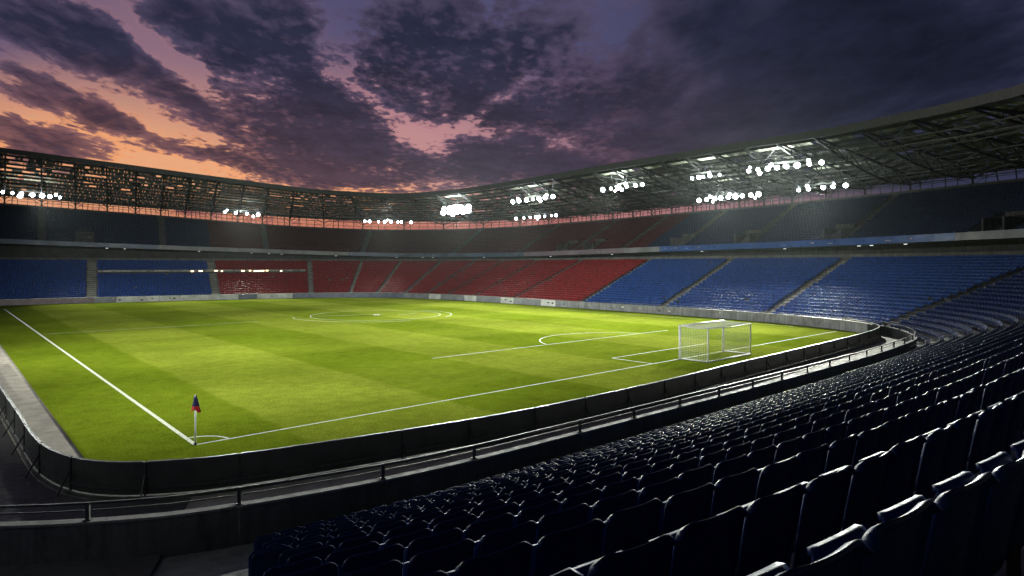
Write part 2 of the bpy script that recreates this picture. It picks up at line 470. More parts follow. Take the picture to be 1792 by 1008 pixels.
# ------------------------------------------------------------------ grandstand
stand = empty('grandstand', (60, 100, 0), label='continuous concrete grandstand bowl with two tiers under a dark trussed roof, wrapping the pitch', cat='grandstand')
def part(mb, name, mat, **kw):
    o = mb.build(name, mat, stand)
    o.matrix_parent_inverse = Matrix.Translation(-Vector(stand.location))
    return tag(o, **kw)

def stepped(o0, z0, tread, rise, n, front):
    def f(s):
        zz = z0(s) if callable(z0) else z0; rr = rise(s) if callable(rise) else rise
        pr = [(front if s < 285 else front - min(5., (s - 285) * 1.2), zz)]
        for k in range(n):
            e = o0 + tread * k + .38
            pr += [(e, zz + rr * k), (e, zz + rr * (k + 1))]
        pr.append((o0 + tread * n + 2.2, zz + rr * n))
        return pr
    return f
m = MB(); sweep(m, stepped(O0, F0, TREAD, RISE, NROW, -.2), S0, S1, 2.5); part(m, 'lower_terrace', M['terrace_concrete'])
UO0, UT, UN = 19.3, .86, 19
u_rise = lambda s: (z_back(s) - .9 - (z_ftop(s) - .75)) / UN
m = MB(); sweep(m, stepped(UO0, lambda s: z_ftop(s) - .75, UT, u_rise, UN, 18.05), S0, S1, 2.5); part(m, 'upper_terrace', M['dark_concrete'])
# concourse behind the lower tier, with its ceiling under the upper tier
m = MB()
ztopl = F0 + RISE * NROW
sweep(m, lambda s: [(23.5, ztopl - .4), (23.5, 11.2)], S0, S1, 2.5)
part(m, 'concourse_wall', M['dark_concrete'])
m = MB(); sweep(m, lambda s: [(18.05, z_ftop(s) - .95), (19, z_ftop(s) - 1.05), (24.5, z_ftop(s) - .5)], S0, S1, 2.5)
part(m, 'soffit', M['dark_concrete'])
m = MB(); sweep(m, rect(22.15, ztopl + .45, .12, .9), S0, 232, 2.5, True); part(m, 'concourse_parapet', M['terrace_concrete'])
m = MB()
sweep(m, lambda s: [(36.0, z_back(s) - 1.1), (36.0, z_back(s)), (36.25, z_back(s)), (36.25, -1)], S0, S1, 2.5); part(m, 'rear_wall', M['wall_concrete'])
# ribbon of panels along the upper tier's front
def ribbon(s0, s1, mat, label=None):
    m = MB(); sweep(m, lambda s: [(18.0, z_ftop(s) - .95), (17.9, z_ftop(s) - .95), (17.9, z_ftop(s)), (18.05, z_ftop(s)), (18.05, z_ftop(s) - .7)], s0, s1, 1.5, True)
    m.cur = 1
    s = s0 + .4
    while s < s1 - 1.2:
        w = random.uniform(.12, .8)
        if random.random() < .3:
            zc = -.48 + random.uniform(-.12, .12); h = random.uniform(.03, .11)
            sweep(m, lambda q: [(17.885, z_ftop(q) + zc - h), (17.885, z_ftop(q) + zc + h)], s, s + w, 2)
        s += w + random.uniform(.3, 1.4)
    part(m, 'ribbon_board', [mat, M['ad_grey']], label=label)
for a, b, mt, lb in ((30, 75, 'ribbon_slate', None), (75.01, 110, 'ribbon_grey', None), (110.01, 142, 'ribbon_slate', 'slate blue stretch of the ribbon board'),
                     (142.01, 168, 'ribbon_mauve', 'faded mauve stretch of the ribbon board'), (168.01, 176, 'ribbon_grey', None),
                     (176.01, 216, 'ribbon_blue', 'bright blue stretch of the ribbon board'), (216.01, 235, 'ribbon_grey', None), (235.01, S1, 'ribbon_slate', None)):
    ribbon(a, b, M[mt], lb)

# aisles: stairs with half steps lying on the terrace
AISLES = [(40, 1.1), (63.6, 1.5), (85.2, 1.3), (103.9, .8), (111.8, .5), (117.5, .5), (123.6, .6), (129, .5), (134.5, .5), (142.8, .6), (154.1, .7),
          (171.4, .7), (188.1, 1.0), (204.8, 1.1), (220.6, 1.2), (237, 1.3), (318, 1.2)]
for s, w in AISLES:
    m = MB()
    for k in range(NROW):
        for hlf in (0, 1):
            oo = O0 + TREAD * k + .38 - (TREAD / 2 if hlf == 0 else 0) + .02
            z = F0 + RISE * k + (RISE / 2 if hlf == 0 else RISE) + .012
            p, nn = ringp(s, oo + TREAD / 4)
            m.box((p[0], p[1], z - RISE / 4), (w * (1 + oo * .0), TREAD / 2 - .004, RISE / 2 - .004), math.atan2(nn[1], nn[0]) - math.pi / 2)
    part(m, 'aisle_stairs', M['aisle_concrete'])
# upper tier stairs and entrances
UA = [s + 6 for s in (50, 70, 90, 106, 120, 133, 147, 160, 173, 186, 199, 212, 225)]
for s in UA:
    m = MB(); r_ = u_rise(s); z0 = z_ftop(s) - .75
    for k in range(UN):
        for hlf in (0, 1):
            oo = UO0 + UT * k + .38 - (UT / 2 if hlf == 0 else 0) + .02
            z = z0 + r_ * k + (r_ / 2 if hlf == 0 else r_) + .012
            p, nn = ringp(s, oo + UT / 4)
            m.box((p[0], p[1], z - r_ / 4), (.9, UT / 2 - .004, r_ / 2 - .004), math.atan2(nn[1], nn[0]) - math.pi / 2)
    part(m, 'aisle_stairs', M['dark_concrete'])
VOM = [62.5, 150, 157, 178, 190.5, 203.5, 217.5]
for s in VOM:
    o1, o2 = 20.2, 24.6; r_ = u_rise(s); z0 = z_ftop(s) - .75
    m = MB(); w = 1.25
    nn = ringp(s, 20)[1]; tt = np.array([nn[1], -nn[0]]); rz = math.atan2(nn[1], nn[0]) - math.pi / 2
    zt = z0 + r_ * 5.2 + .9
    for sg in (-1, 1):
        p = ringp(s, (o1 + o2) / 2)[0] + tt * sg * w
        m.box((p[0], p[1], (z0 + zt) / 2 - .3), (.22, o2 - o1, zt - z0 - .6), rz)
    p = ringp(s, o2 - .2)[0]; m.box((p[0], p[1], zt - .05), (2 * w + .22, 1.1, .5), rz)
    m.cur = 1; p = ringp(s, o2 - .6)[0]; m.box((p[0], p[1], z0 + 1.1), (2 * w - .24, .1, 2.2), rz)
    part(m, 'stair_entrance', [M['wall_concrete'], M['ad_dark']])

# ------------------------------------------------------------------ roof
roof_o = (10., 40.)
def z_deck(s, o):
    a = z_edge(s) - .1; b = z_gap(s) + .30
    return a + (b - a) * ((o - 10) / 29)
m = MB(); sweep(m, lambda s: [(9.75, z_edge(s) - 1.0), (10.1, z_edge(s) - 1.0), (10.1, z_edge(s)), (9.75, z_edge(s))], S0, S1, 2, True)
part(m, 'edge_beam', M['roof_edge'])
# deck of separate sheets, lapped between purlins, with open slots between many of them
rows_o = np.linspace(10.25, 40, 24)
deck = MB()
BAY = 5.0
for i in range(len(rows_o) - 1):
    oa, ob = rows_o[i] + .06, rows_o[i + 1] - .06
    s = S0
    slot = max(.04, .34 - .016 * i) * (1.3 if (i // 3) % 2 == 0 else .45)
    while s < S1:
        wln = random.choice((.45, .6, .8, 1.0, 1.5)); e = min(s + wln, S1)
        left = max(0, min(1, (165 - s) / 30))
        if random.random() > slot * (.35 + .65 * left) * .85 and e > s + .1:
            nseg = 1 if wln < 3 else 2
            sweep(deck, lambda q: [(oa, z_deck(q, oa) + .02), (ob, z_deck(q, ob) - .02)], s + .05, e - .05, wln / nseg * .9)
        s = e
part(deck, 'roof_deck', M['roof_sheet'])
# purlins under the sheets
m = MB()
for o in rows_o[::2]:
    sweep(m, rect(o, lambda s, o=o: z_deck(s, o) - .24, .24, .40), S0, S1, 2.5, True)
for o in np.linspace(12.5, 36, 6):
    sweep(m, rect(o, lambda s, o=o: z_deck(s, o) - 1.9 - .5 * math.sin((o - 10) / 27 * math.pi), .12, .14), S0, S1, 2.5, True)
part(m, 'purlin', M['dark_steel'])
def zbot(s, o): return z_deck(s, o) - .5 - 2.3 * math.sin(min(1, (o - 9.5) / 24) * math.pi * .62) * (1 if o < 33 else 1 - (o - 33) / 9)
def rp(s, o, z):
    p, _ = ringp(s, o); return (float(p[0]), float(p[1]), float(z))
ti = 0
s = S0 + 1
while s < S1:
    m = MB()
    on = np.linspace(10.2, 39.5, 8)
    for a, b in zip(on[:-1], on[1:]):
        m.bar(rp(s, a, z_deck(s, a) - .55), rp(s, b, z_deck(s, b) - .55), .30)
        m.bar(rp(s, a, zbot(s, a)), rp(s, b, zbot(s, b)), .22)
        mid = (a + b) / 2
        m.bar(rp(s, a, z_deck(s, a) - .45), rp(s, b, zbot(s, b)), .13)
        m.bar(rp(s, b, zbot(s, b)), rp(s, b, z_deck(s, b) - .45), .11)
    part(m, 'roof_truss', M['dark_steel'])
    # raking lateral brace between trusses
    if ti % 3 == 0:
        m = MB()
        for a, b in ((11, 16), (16, 22), (22, 28), (28, 34)):
            m.bar(rp(s, a, zbot(s, a)), rp(s + BAY, b, zbot(s + BAY, b)), .09); m.bar(rp(s + BAY, a, zbot(s + BAY, a)), rp(s, b, zbot(s, b)), .09)
        part(m, 'wind_brace', M['grey_steel'])
    # post at the back of the upper tier with branching struts
    m = MB(); zb, zt = z_back(s) - .6, z_deck(s, 36) - .5
    m.tube([rp(s, 36.6, zb), rp(s, 36.6, zt)], .17, 6)
    jz = zb + (zt - zb) * .45
    for ds in (-2.4, 2.4):
        q = s + ds; m.tube([rp(s, 36.6, jz), rp(s + ds * .45, 36.4, jz + (zt - jz) * .62), rp(q, 36.2, zt + .1)], .09, 5)
    m.tube([rp(s, 36.6, jz), rp(s, 33.2, z_deck(s, 33) - .6)], .10, 5)
    for q in (s + 1.0, s + 1.9, s + 2.9, s + 3.9):
        q += random.uniform(-.3, .3); m.bar(rp(q, 36.6, z_back(q) - .3), rp(q + random.uniform(-.2, .2), 36.5, z_deck(q, 36) - .6), random.uniform(.08, .16))
    qa, qb = s + .1, s + BAY - .1
    m.bar(rp(qa, 36.7, z_back(qa) + .1), rp((qa + qb) / 2, 36.7, z_deck(s, 36) - .6), .08); m.bar(rp((qa + qb) / 2, 36.7, z_deck(s, 36) - .6), rp(qb, 36.7, z_back(qb) + .1), .08)
    part(m, 'rear_post', M['dark_steel'])
    s += BAY; ti += 1
m = MB()
sweep(m, rect(36.6, lambda s: z_back(s) + .75, .08, .08), S0, S1, 2.5, True)
sweep(m, rect(36.4, lambda s: z_deck(s, 36) - .75, .22, .30), S0, S1, 2.5, True)
sweep(m, rect(39.4, lambda s: z_deck(s, 39.4) - .5, .22, .5), S0, S1, 2.5, True)
part(m, 'rear_rail', M['dark_steel'])
# catwalks the lamps hang from
def z_lamp(kind, s): return z_edge(s) - 3.6 if kind == 'front' else z_deck(s, 28) - 3.15
for o, kd in ((15.4, 'front'), (28.4, 'rear')):
    m = MB()
    for do in (-.45, .45):
        sweep(m, rect(o + do, lambda s: z_lamp(kd, s) + .75, .08, .08), S0, S1, 2.5, True)
        sweep(m, rect(o + do, lambda s: z_lamp(kd, s) + 1.75, .05, .05), S0, S1, 2.5, True)
    sweep(m, lambda s: [(o - .42, z_lamp(kd, s) + .79), (o + .42, z_lamp(kd, s) + .79)], S0, S1, 2.5)
    q = S0 + 1
    while q < S1:
        for do in (-.45, .45): m.bar(rp(q, o + do, z_lamp(kd, q) + .75), rp(q, o + do, z_deck(q, o) - .4), .06)
        q += 2.5
    part(m, 'catwalk', M['grey_steel'])

# ------------------------------------------------------------------ floodlight banks
housing = MB()
housing.tube([(0, .30, 0), (0, .12, 0), (0, -.02, 0)], [.20, .40, .46], 12)
housing.box((0, .36, 0), (.22, .22, .26)); housing.box((-.50, .08, .12), (.04, .10, .62)); housing.box((.50, .08, .12), (.04, .10, .62)); housing.box((0, .08, .44), (1.04, .10, .05))
lens = MB(); lens.tube([(0, -.022, 0), (0, -.08, 0), (0, -.115, 0)], [.40, .32, .12], 14)
_h = housing.build('floodlight', M['lamp_housing'], smooth=False); _l = lens.build('lens', M['lamp_lens'], smooth=True)
HM, LM = _h.data, _l.data
bpy.data.objects.remove(_h); bpy.data.objects.remove(_l)
BANKS = [
    ('front', 126, 130.8, 5, 2, 1, 'dazzling double row of floodlights under the roof edge at the far corner'),
    ('front', 141.4, 151.9, 7, 1, .8, 'floodlight row under the roof edge just right of the dazzling corner lights'),
    ('front', 165.2, 174.5, 6, 1, 1, 'floodlight row under the roof edge above the red and blue seat border'),
    ('front', 184.5, 189.5, 5, 1, .6, 'short floodlight row at the roof edge beside the longest front row'),
    ('front', 194.4, 204.5, 8, 1, 1, 'longest floodlight row at the roof edge above the rightmost blue seats'),
    ('rear', 50.6, 58.7, 7, 1, 1, 'bright floodlight row deep under the roof at the far left of the stand'),
    ('rear', 88.4, 94.5, 4, 1, .8, 'four close floodlights deep under the roof above the leftmost red seats'),
    ('rear', 111.7, 117.7, 8, 1, .5, 'small floodlight row deep under the roof above the far corner of red seats'),
    ('rear', 133.8, 142.8, 8, 1, .5, 'faint floodlight row deep under the roof below the front row next to the dazzling lights'),
    ('rear', 177.8, 189.3, 9, 1, 1, 'floodlight row deep under the roof below the short roof edge row'),
    ('rear', 195.6, 201.9, 5, 1, 1, 'five floodlights deep under the roof, last bank towards the dark end'),
    ('front', 308, 315, 7, 1, 1.1, 'added unseen floodlight row on the left side stand, nearer the viewer'),  # unseen bank, added to light the opposite stand and the pitch
    ('front', 320, 327, 7, 1, 1.1, 'added unseen floodlight row on the left side stand, farther from the viewer'),  # second unseen side bank, added for the same frontal light
    ('front', 298, 304, 6, 1, 1.1, 'added unseen floodlight row where the left stand curves behind the viewer'),  # unseen bank, added to brighten the lower seats of the far left stand
]
AIM = {0: (22, 14), 1: (36, 40), 2: (34, 34), 3: (36, 30), 4: (28, 7), 5: (30, 78), 6: (30, 70), 7: (34, 60), 8: (32, 56), 9: (22, 12), 10: (46, 6), 11: (38, 20), 12: (38, 50), 13: (24, 84)}
POWER = 160000.
for bi, (kd, sa, sb, n, nrow, br, lab) in enumerate(BANKS):
    o = 15.0 if kd == 'front' else 28.0
    sm = (sa + sb) / 2; c, nn = ringp(sm, o)
    root = empty('floodlight_bank', (c[0], c[1], z_lamp(kd, sm)), 0, label=lab, cat='floodlights', group='floodlight banks hanging under the grandstand roof')
    inv = Matrix.Translation(-Vector(root.location))
    fr = MB()
    sweep(fr, rect(o + .25, lambda s: z_lamp(kd, s) + .62, .10, .10), sa - .5, sb + .5, 2, True)
    for q in np.linspace(sa, sb, 3): fr.bar(rp(q, o + .25, z_lamp(kd, q) + .62), rp(q, o + .25, z_lamp(kd, q) + 1.5), .07)
    f = fr.build('frame', M['grey_steel'], root); f.matrix_parent_inverse = inv
    tgt = Vector((*AIM[bi], 0))
    for rI in range(nrow):
        spots = [(i / (n - 1), 0.) for i in range(n)] + [(random.random(), random.choice((-.55, .5))) for i in range(n // 2 if br >= .8 else 1)]
        for fi, dz_ in spots:
            q = sa + (sb - sa) * fi + random.uniform(-.25, .25)
            p, n2 = ringp(q, o); z = z_lamp(kd, q) - .62 * rI * 1.5 + dz_
            lp = bpy.data.objects.new('floodlight', HM); COL.objects.link(lp); lp.parent = root; lp.matrix_parent_inverse = inv
            lp.location = (p[0], p[1], z)
            # each lamp is aimed at its own patch of grass, near its own side of the pitch
            dv = (tgt + Vector((random.uniform(-14, 14), random.uniform(-14, 14), 0)) - lp.location).normalized()
            if dv.z > -.30: dv.z = -.30
            lp.rotation_euler = (math.asin(max(-1, min(1, dv.normalized().z))) * -1 * -1, 0, math.atan2(dv.y, dv.x) + math.pi / 2)
            lp.rotation_euler.x = math.asin(-dv.normalized().z)
            sc_ = (.72 if br < .7 else .9) * random.uniform(.75, 1.3) * (.7 if dz_ else 1) * (1.6 if nrow == 2 else 1)
            lp.scale = (sc_,) * 3
            le = bpy.data.objects.new('lens', LM); COL.objects.link(le); le.parent = lp
    ld = bpy.data.lights.new('floodlight_beam', 'SPOT'); ld.energy = POWER * br * (1.25 if nrow == 2 else 1)
    ld.spot_size = R({11: 48, 12: 48, 13: 40}.get(bi, 60)); ld.spot_blend = 1.0; ld.shadow_soft_size = 1.2; ld.color = (.96, 1, .90)
    lo = bpy.data.objects.new('floodlight_beam', ld); COL.objects.link(lo)
    lo.location = (c[0] - nn[0] * .9, c[1] - nn[1] * .9, z_lamp(kd, sm) - .6)
    lo.rotation_euler = (tgt - lo.location).to_track_quat('-Z', 'Y').to_euler()
    # upward spot added at each bank to light the roof above as spill
    pd = bpy.data.lights.new('floodlight_spill', 'SPOT'); pd.energy = (5200. if kd == 'front' else 1500.) * br * (2 if nrow == 2 else 1); pd.shadow_soft_size = .5; pd.color = (.92, 1, .92)
    pd.spot_size = R(165); pd.spot_blend = .5
    po = bpy.data.objects.new('floodlight_spill', pd); COL.objects.link(po)
    po.location = (c[0] - nn[0] * .8, c[1] - nn[1] * .8, z_lamp(kd, sm) - .3)
    po.rotation_euler = Vector((nn[0] * .5, nn[1] * .5, 1)).to_track_quat('-Z', 'Y').to_euler()

# ------------------------------------------------------------------ seats
def shell(fn, nu, nv, th):
    """closed sheet from fn(u,v)->(x,y,z), offset by th along its own normal"""
    P = np.array([[fn(i / nu, j / nv) for i in range(nu + 1)] for j in range(nv + 1)], float)
    du = np.gradient(P, axis=1); dv = np.gradient(P, axis=0); n = np.cross(du, dv); n /= np.linalg.norm(n, axis=2)[..., None] + 1e-9
    Q = P + n * th; W_ = nu + 1; H_ = nv + 1
    v = np.concatenate([P.reshape(-1, 3), Q.reshape(-1, 3)]); K = W_ * H_; f = []
    for j in range(nv):
        for i in range(nu):
            a = j * W_ + i; f.append((a, a + W_, a + W_ + 1, a + 1)); f.append((K + a, K + a + 1, K + a + W_ + 1, K + a + W_))
    for i in range(nu):
        f.append((i, i + 1, K + i + 1, K + i)); a = nv * W_ + i; f.append((a, K + a, K + a + 1, a + 1))
    for j in range(nv):
        a = j * W_; f.append((a, K + a, K + a + W_, a + W_)); a = j * W_ + nu; f.append((a, a + W_, K + a + W_, K + a))
    return v, f
def back_fn(u, v):
    x = (u - .5) * 2
    # squarish back with rounded top corners, shallow hollow and a rolled rim
    w = .262 * (1 - .08 * (1 - v) ** 2)
    c = max(0., abs(x) - .62) / .38; d = max(0., v - .80) / .20
    zt = .845 - .055 * c ** 2.2 - .010 * (1 - x * x)
    z = .25 + (zt - .25) * v
    wx = w * x * (1 - .07 * d ** 2 * c)
    roll = max(0., v - .93) / .07; side = max(0., abs(x) - .90) / .10
    y = .03 + .085 * v ** 1.2 - .030 * x * x + .030 * roll ** 1.5 + .024 * side
    return (wx, y, z - .012 * roll ** 2)
def pan_fn(u, v):
    # tip-up pan, folded against the back
    x = (u - .5) * 2
    w = .205 * (1 - .05 * v ** 2) * (1 - .06 * max(0., v - .85) / .15 * abs(x) ** 4)
    z = .40 + .295 * v - .03 * (max(0., v - .88) / .12) ** 2 - .012 * x * x * v
    y = -.035 - .075 * v - .02 * x * x + .018 * math.sin(v * math.pi) - .025 * (max(0., v - .86) / .14) ** 1.5
    return (w * x, y, z)
def mesh_of(name, v, f, mat, smooth=True):
    me = bpy.data.meshes.new(name); me.from_pydata([tuple(a) for a in v], [], f); me.materials.append(mat)
    if smooth: me.polygons.foreach_set('use_smooth', [True] * len(f))
    me.update(); return me
vb, fb = shell(back_fn, 20, 16, .016)
vp, fp = shell(pan_fn, 10, 12, .028)
BACK = mesh_of('backrest', vb, fb, M['seat_navy']); PAN = mesh_of('seat_pan', vp, fp, M['seat_navy'])
bm_ = MB()
bm_.box((0, -.02, .37), (.30, .06, .05)); bm_.box((0, -.04, .19), (.05, .05, .40)); bm_.box((0, -.04, .012), (.16, .12, .02)); bm_.bar((0, -.04, .30), (0, -.15, .39), .04)
_b = bm_.build('bracket', M['bracket_steel']); BRK = _b.data; bpy.data.objects.remove(_b)
pv = MB()
pv.tube([(-.243, -.015, .40), (-.20, -.015, .40), (.20, -.015, .40), (.243, -.015, .40)], [.045, .02, .02, .045], 8)
_b = pv.build('hinge', M['bracket_steel']); HNG = _b.data; bpy.data.objects.remove(_b)

# where seats stand: rows between the aisles
def seat_positions(rows, o0, tread, z0, rise, s0, s1, aisles, row_from=0):
    out = []
    for k in range(row_from, rows):
        o = o0 + tread * k
        s = np.arange(s0, s1, .25); p, _ = ringp(s, o)
        d = np.r_[0, np.cumsum(np.linalg.norm(np.diff(p, axis=0), axis=1))]
        blocks = []; cur = s0
        for a, w in aisles + [(s1 + 5, 5)]:
            if a < s0: continue
            da = np.interp(a, s, d)
            e = da - w / 2 - .08 if a < s1 else d[-1]
            b = np.interp(cur, s, d) + (0 if cur == s0 else wprev / 2 + .08)
            if e > b + .5: blocks.append((b, e))
            cur = a; wprev = w
            if a > s1: break
        for b, e in blocks:
            n = int((e - b) / .565); gap = (e - b - n * .565) / 2
            if n < 1: continue
            q = b + gap + .2825 + .565 * np.arange(n); ss = np.interp(q, d, s)
            pp, nn = ringp(ss, o)
            for i in range(n):
                zz = z0(ss[i]) if callable(z0) else z0; rr = rise(ss[i]) if callable(rise) else rise
                out.append((pp[i, 0], pp[i, 1], zz + rr * k, nn[i, 0], nn[i, 1], ss[i], k))
    return np.array(out)
low = seat_positions(NROW, O0, TREAD, F0, RISE, 44., 312., AISLES)
upp = seat_positions(UN, UO0, UT, lambda s: z_ftop(s) - .75, u_rise, 44., 236., [(s, .95) for s in UA])
for s in VOM:
    upp = upp[~((np.abs(upp[:, 5] - s) < 1.45) & (upp[:, 6] < 7))]
# the executive gallery cuts through the far left stand
GAL = (64.6, 103.1); GROW = 15
low = low[~((low[:, 5] > GAL[0]) & (low[:, 5] < GAL[1]) & ((low[:, 6] == GROW) | (low[:, 6] == GROW - 1)))]
low = low[~((low[:, 6] >= 16) & (low[:, 5] > 276))]      # the gangway behind the viewer
# a funnel shaped gangway left of the near block leads down to the wall
gq = low[:, :2] - CAM[:2]; gr = (gq @ RT) / np.maximum(gq @ FW, .01)
low = low[~((low[:, 5] > 278) & (((gr < -.40) & (gr > -.735)) | (gq @ FW < .3)))]
low = low[rng.random(len(low)) > .004]
# choose the 300 seats that show largest
q = low[:, :2] - CAM[:2]; dd = q @ FW; LL = q @ RT
zz = low[:, 2] + .6
px = 896 + 1100 * LL / np.maximum(dd, .05); py = 465 + 1100 * (CAM[2] - zz) / np.maximum(dd, .05)
keep = np.linalg.norm(q, axis=1) > .6
vis = (dd > .8) & (px > -20) & (px < 1850) & (py < 1090) & (low[:, 5] > 225)
order = np.argsort(np.where(vis, dd, 1e9))[:300]
hero = np.zeros(len(low), bool); hero[order] = True; hero &= vis
HE = low[hero]; hx = px[hero]
ORD = 'first second third fourth fifth sixth seventh eighth ninth tenth eleventh twelfth thirteenth fourteenth fifteenth sixteenth seventeenth eighteenth nineteenth'.split()
TENS = {20: 'twent', 30: 'thirt', 40: 'fort', 50: 'fift', 60: 'sixt'}
UNITS = 'first second third fourth fifth sixth seventh eighth ninth'.split()
def ordinal(n):
    if n <= 19: return ORD[n - 1]
    t, u = n // 10 * 10, n % 10
    return TENS[t] + ('ieth' if u == 0 else 'y-' + UNITS[u - 1])
kmax = int(HE[:, 6].max())
for k in sorted(set(HE[:, 6].astype(int)), reverse=True):
    idx = np.where(HE[:, 6] == k)[0]; idx = idx[np.argsort(hx[idx])]
    rw = kmax - k + 1
    rname = 'row nearest the viewer' if rw == 1 else ordinal(rw) + ' row from the viewer'
    for j, i in enumerate(idx):
        x, y, z, nx, ny, s, _ = HE[i]
        o = empty('stadium_seat', (x, y, z + .003), math.atan2(ny, nx) - math.pi / 2 + random.uniform(-.018, .018),
                  label='dark navy plastic seat, %s from the left in the %s' % (ordinal(j + 1), rname), cat='stadium seat', group='navy seats in the near stand')
        tilt = random.uniform(-.02, .035)
        for nm, me in (('backrest', BACK), ('seat_pan', PAN), ('bracket', BRK), ('hinge', HNG)):
            c = bpy.data.objects.new(nm, me); COL.objects.link(c); c.parent = o
            if nm == 'backrest': c.rotation_euler = (-tilt, 0, random.uniform(-.01, .01))
# all the other seats as one mass
def instance(template_v, template_f, pos, mats_idx):
    tv = np.array(template_v); tf = template_f; n = len(pos)
    ang = np.arctan2(pos[:, 4], pos[:, 3]) - np.pi / 2 + rng.normal(0, .02, n)
    c, s_ = np.cos(ang), np.sin(ang)
    x = tv[None, :, 0] * c[:, None] - tv[None, :, 1] * s_[:, None] + pos[:, 0:1]
    y = tv[None, :, 0] * s_[:, None] + tv[None, :, 1] * c[:, None] + pos[:, 1:2]
    z = tv[None, :, 2] + pos[:, 2:3] + .003
    V_ = np.stack([x, y, z], -1).reshape(-1, 3)
    F_ = (np.array(tf)[None] + (np.arange(n) * len(tv))[:, None, None]).reshape(-1, 4)
    return V_, F_, np.repeat(mats_idx, len(tf))
vb2, fb2 = shell(back_fn, 7, 6, .016); vp2, fp2 = shell(pan_fn, 3, 4, .028)
mid_v = np.concatenate([vb2, vp2]); mid_f = fb2 + [tuple(i + len(vb2) for i in f) for f in fp2]
far = MB()
far.v = [(-.25, .0, .38), (.25, .0, .38), (.25, .10, .78), (.18, .115, .84), (-.18, .115, .84), (-.25, .10, .78),
         (-.25, .03, .38), (.25, .03, .38), (.25, .14, .78), (.18, .155, .84), (-.18, .155, .84), (-.25, .14, .78)]
far.f = [(0, 1, 2, 5), (5, 2, 3, 4), (6, 11, 8, 7), (11, 10, 9, 8), (4, 3, 9, 10), (3, 2, 8, 9), (5, 4, 10, 11), (0, 5, 11, 6), (2, 1, 7, 8)]
n0 = len(far.v)
far.v += [(-.215, -.10, .40), (.215, -.10, .40), (.205, -.19, .67), (-.205, -.19, .67), (.20, -.12, .68), (-.20, -.12, .68), (.2, -.04, .41), (-.2, -.04, .41)]
far.f += [(n0, n0 + 1, n0 + 2, n0 + 3), (n0 + 3, n0 + 2, n0 + 4, n0 + 5), (n0 + 5, n0 + 4, n0 + 6, n0 + 7), (n0 + 1, n0 + 6, n0 + 4, n0 + 2), (n0, n0 + 3, n0 + 5, n0 + 7)]
rest = low[~hero & keep]
dist = np.linalg.norm(rest[:, :2] - CAM[:2], axis=1)
def colour(pos):
    s = pos[:, 5]; red = (s > 85.2) & (s < 171.4); navy = s > 220.6
    return np.where(red, 1, np.where(navy, 2, 0))
upper_col = np.where(colour(upp) == 1, 3, 4)  # upper tier takes the seat colours with shade painted in
near_, far_ = rest[dist < 42], np.concatenate([rest[dist >= 42], upp])
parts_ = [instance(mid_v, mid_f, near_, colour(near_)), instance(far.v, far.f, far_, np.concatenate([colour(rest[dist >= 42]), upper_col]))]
Vv = np.concatenate([p[0] for p in parts_]); off_ = len(parts_[0][0])
Ff = np.concatenate([parts_[0][1], parts_[1][1] + off_]); Mi = np.concatenate([p[2] for p in parts_])
me = bpy.data.meshes.new('stadium_seats')
me.vertices.add(len(Vv)); me.vertices.foreach_set('co', Vv.ravel())
me.loops.add(len(Ff) * 4); me.loops.foreach_set('vertex_index', Ff.ravel().astype(np.int32))
me.polygons.add(len(Ff)); me.polygons.foreach_set('loop_start', np.arange(0, len(Ff) * 4, 4, dtype=np.int32))
me.polygons.foreach_set('loop_total', np.full(len(Ff), 4, np.int32))
for mt in ('seat_blue', 'seat_red', 'seat_navy', 'seat_red_shaded', 'seat_blue_shaded'): me.materials.append(M[mt])
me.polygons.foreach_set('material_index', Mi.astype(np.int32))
sm_ = np.zeros(len(Ff), bool); sm_[:len(parts_[0][1])] = True
me.polygons.foreach_set('use_smooth', sm_)
me.update(calc_edges=True); me.validate()
so = bpy.data.objects.new('stadium_seats', me); COL.objects.link(so)
tag(so, 'thousands of blue, red and navy plastic seats filling both tiers beyond the nearest seats', 'seats', kind='stuff')
print('seats', len(low), len(upp), 'hero', hero.sum(), 'faces', len(Ff))

# ------------------------------------------------------------------ gallery parapet in the far left stand, with its small lamps
gal = empty('gallery_parapet', rp(84, O0 + TREAD * GROW - .9, F0 + RISE * GROW), label='pale parapet band of the gallery between the lower seats and the dark rows', cat='parapet')
ginv = Matrix.Translation(-Vector(gal.location))
oo = O0 + TREAD * (GROW - 1) + .1; zg = F0 + RISE * (GROW - 1)
m = MB(); sweep(m, rect(oo + .6, zg + .95, .16, .42), GAL[0], GAL[1], 2, True)
g1 = m.build('coping', M['parapet_cream'], gal); g1.matrix_parent_inverse = ginv
m = MB(); sweep(m, rect(oo + .6, zg + .37, .10, .74), GAL[0], GAL[1], 2, True)
g2 = m.build('wall', M['dark_concrete'], gal); g2.matrix_parent_inverse = ginv
q = GAL[0] + .3
while q < GAL[1] - 1.2:
    w = random.uniform(.3, 1.0)
    if random.random() < .35:
        m = MB(); sweep(m, rect(oo + .50, zg + .97 + random.uniform(-.08, .02), .03, .2), q, q + w, 3, True)
        g3 = m.build('nameplate', M['ad_dark'], gal); g3.matrix_parent_inverse = ginv
    q += w + .2
tiny = MB(); tiny.box((0, 0, 0), (.26, .08, .12)); tiny.box((0, .05, .02), (.34, .03, .2))
_t = tiny.build('wall_lamp', M['small_lamp']); TM = _t.data; bpy.data.objects.remove(_t)
def lamp(s, o, z, lab, grp, mesh, w=1.):
    p, nn = ringp(s, o); t = bpy.data.objects.new('wall_lamp', mesh); COL.objects.link(t)
    t.location = (p[0], p[1], z); t.rotation_euler = (0, 0, math.atan2(nn[1], nn[0]) - math.pi / 2); t.scale = (w, 1, 1)
    return tag(t, lab, 'lamp', grp)
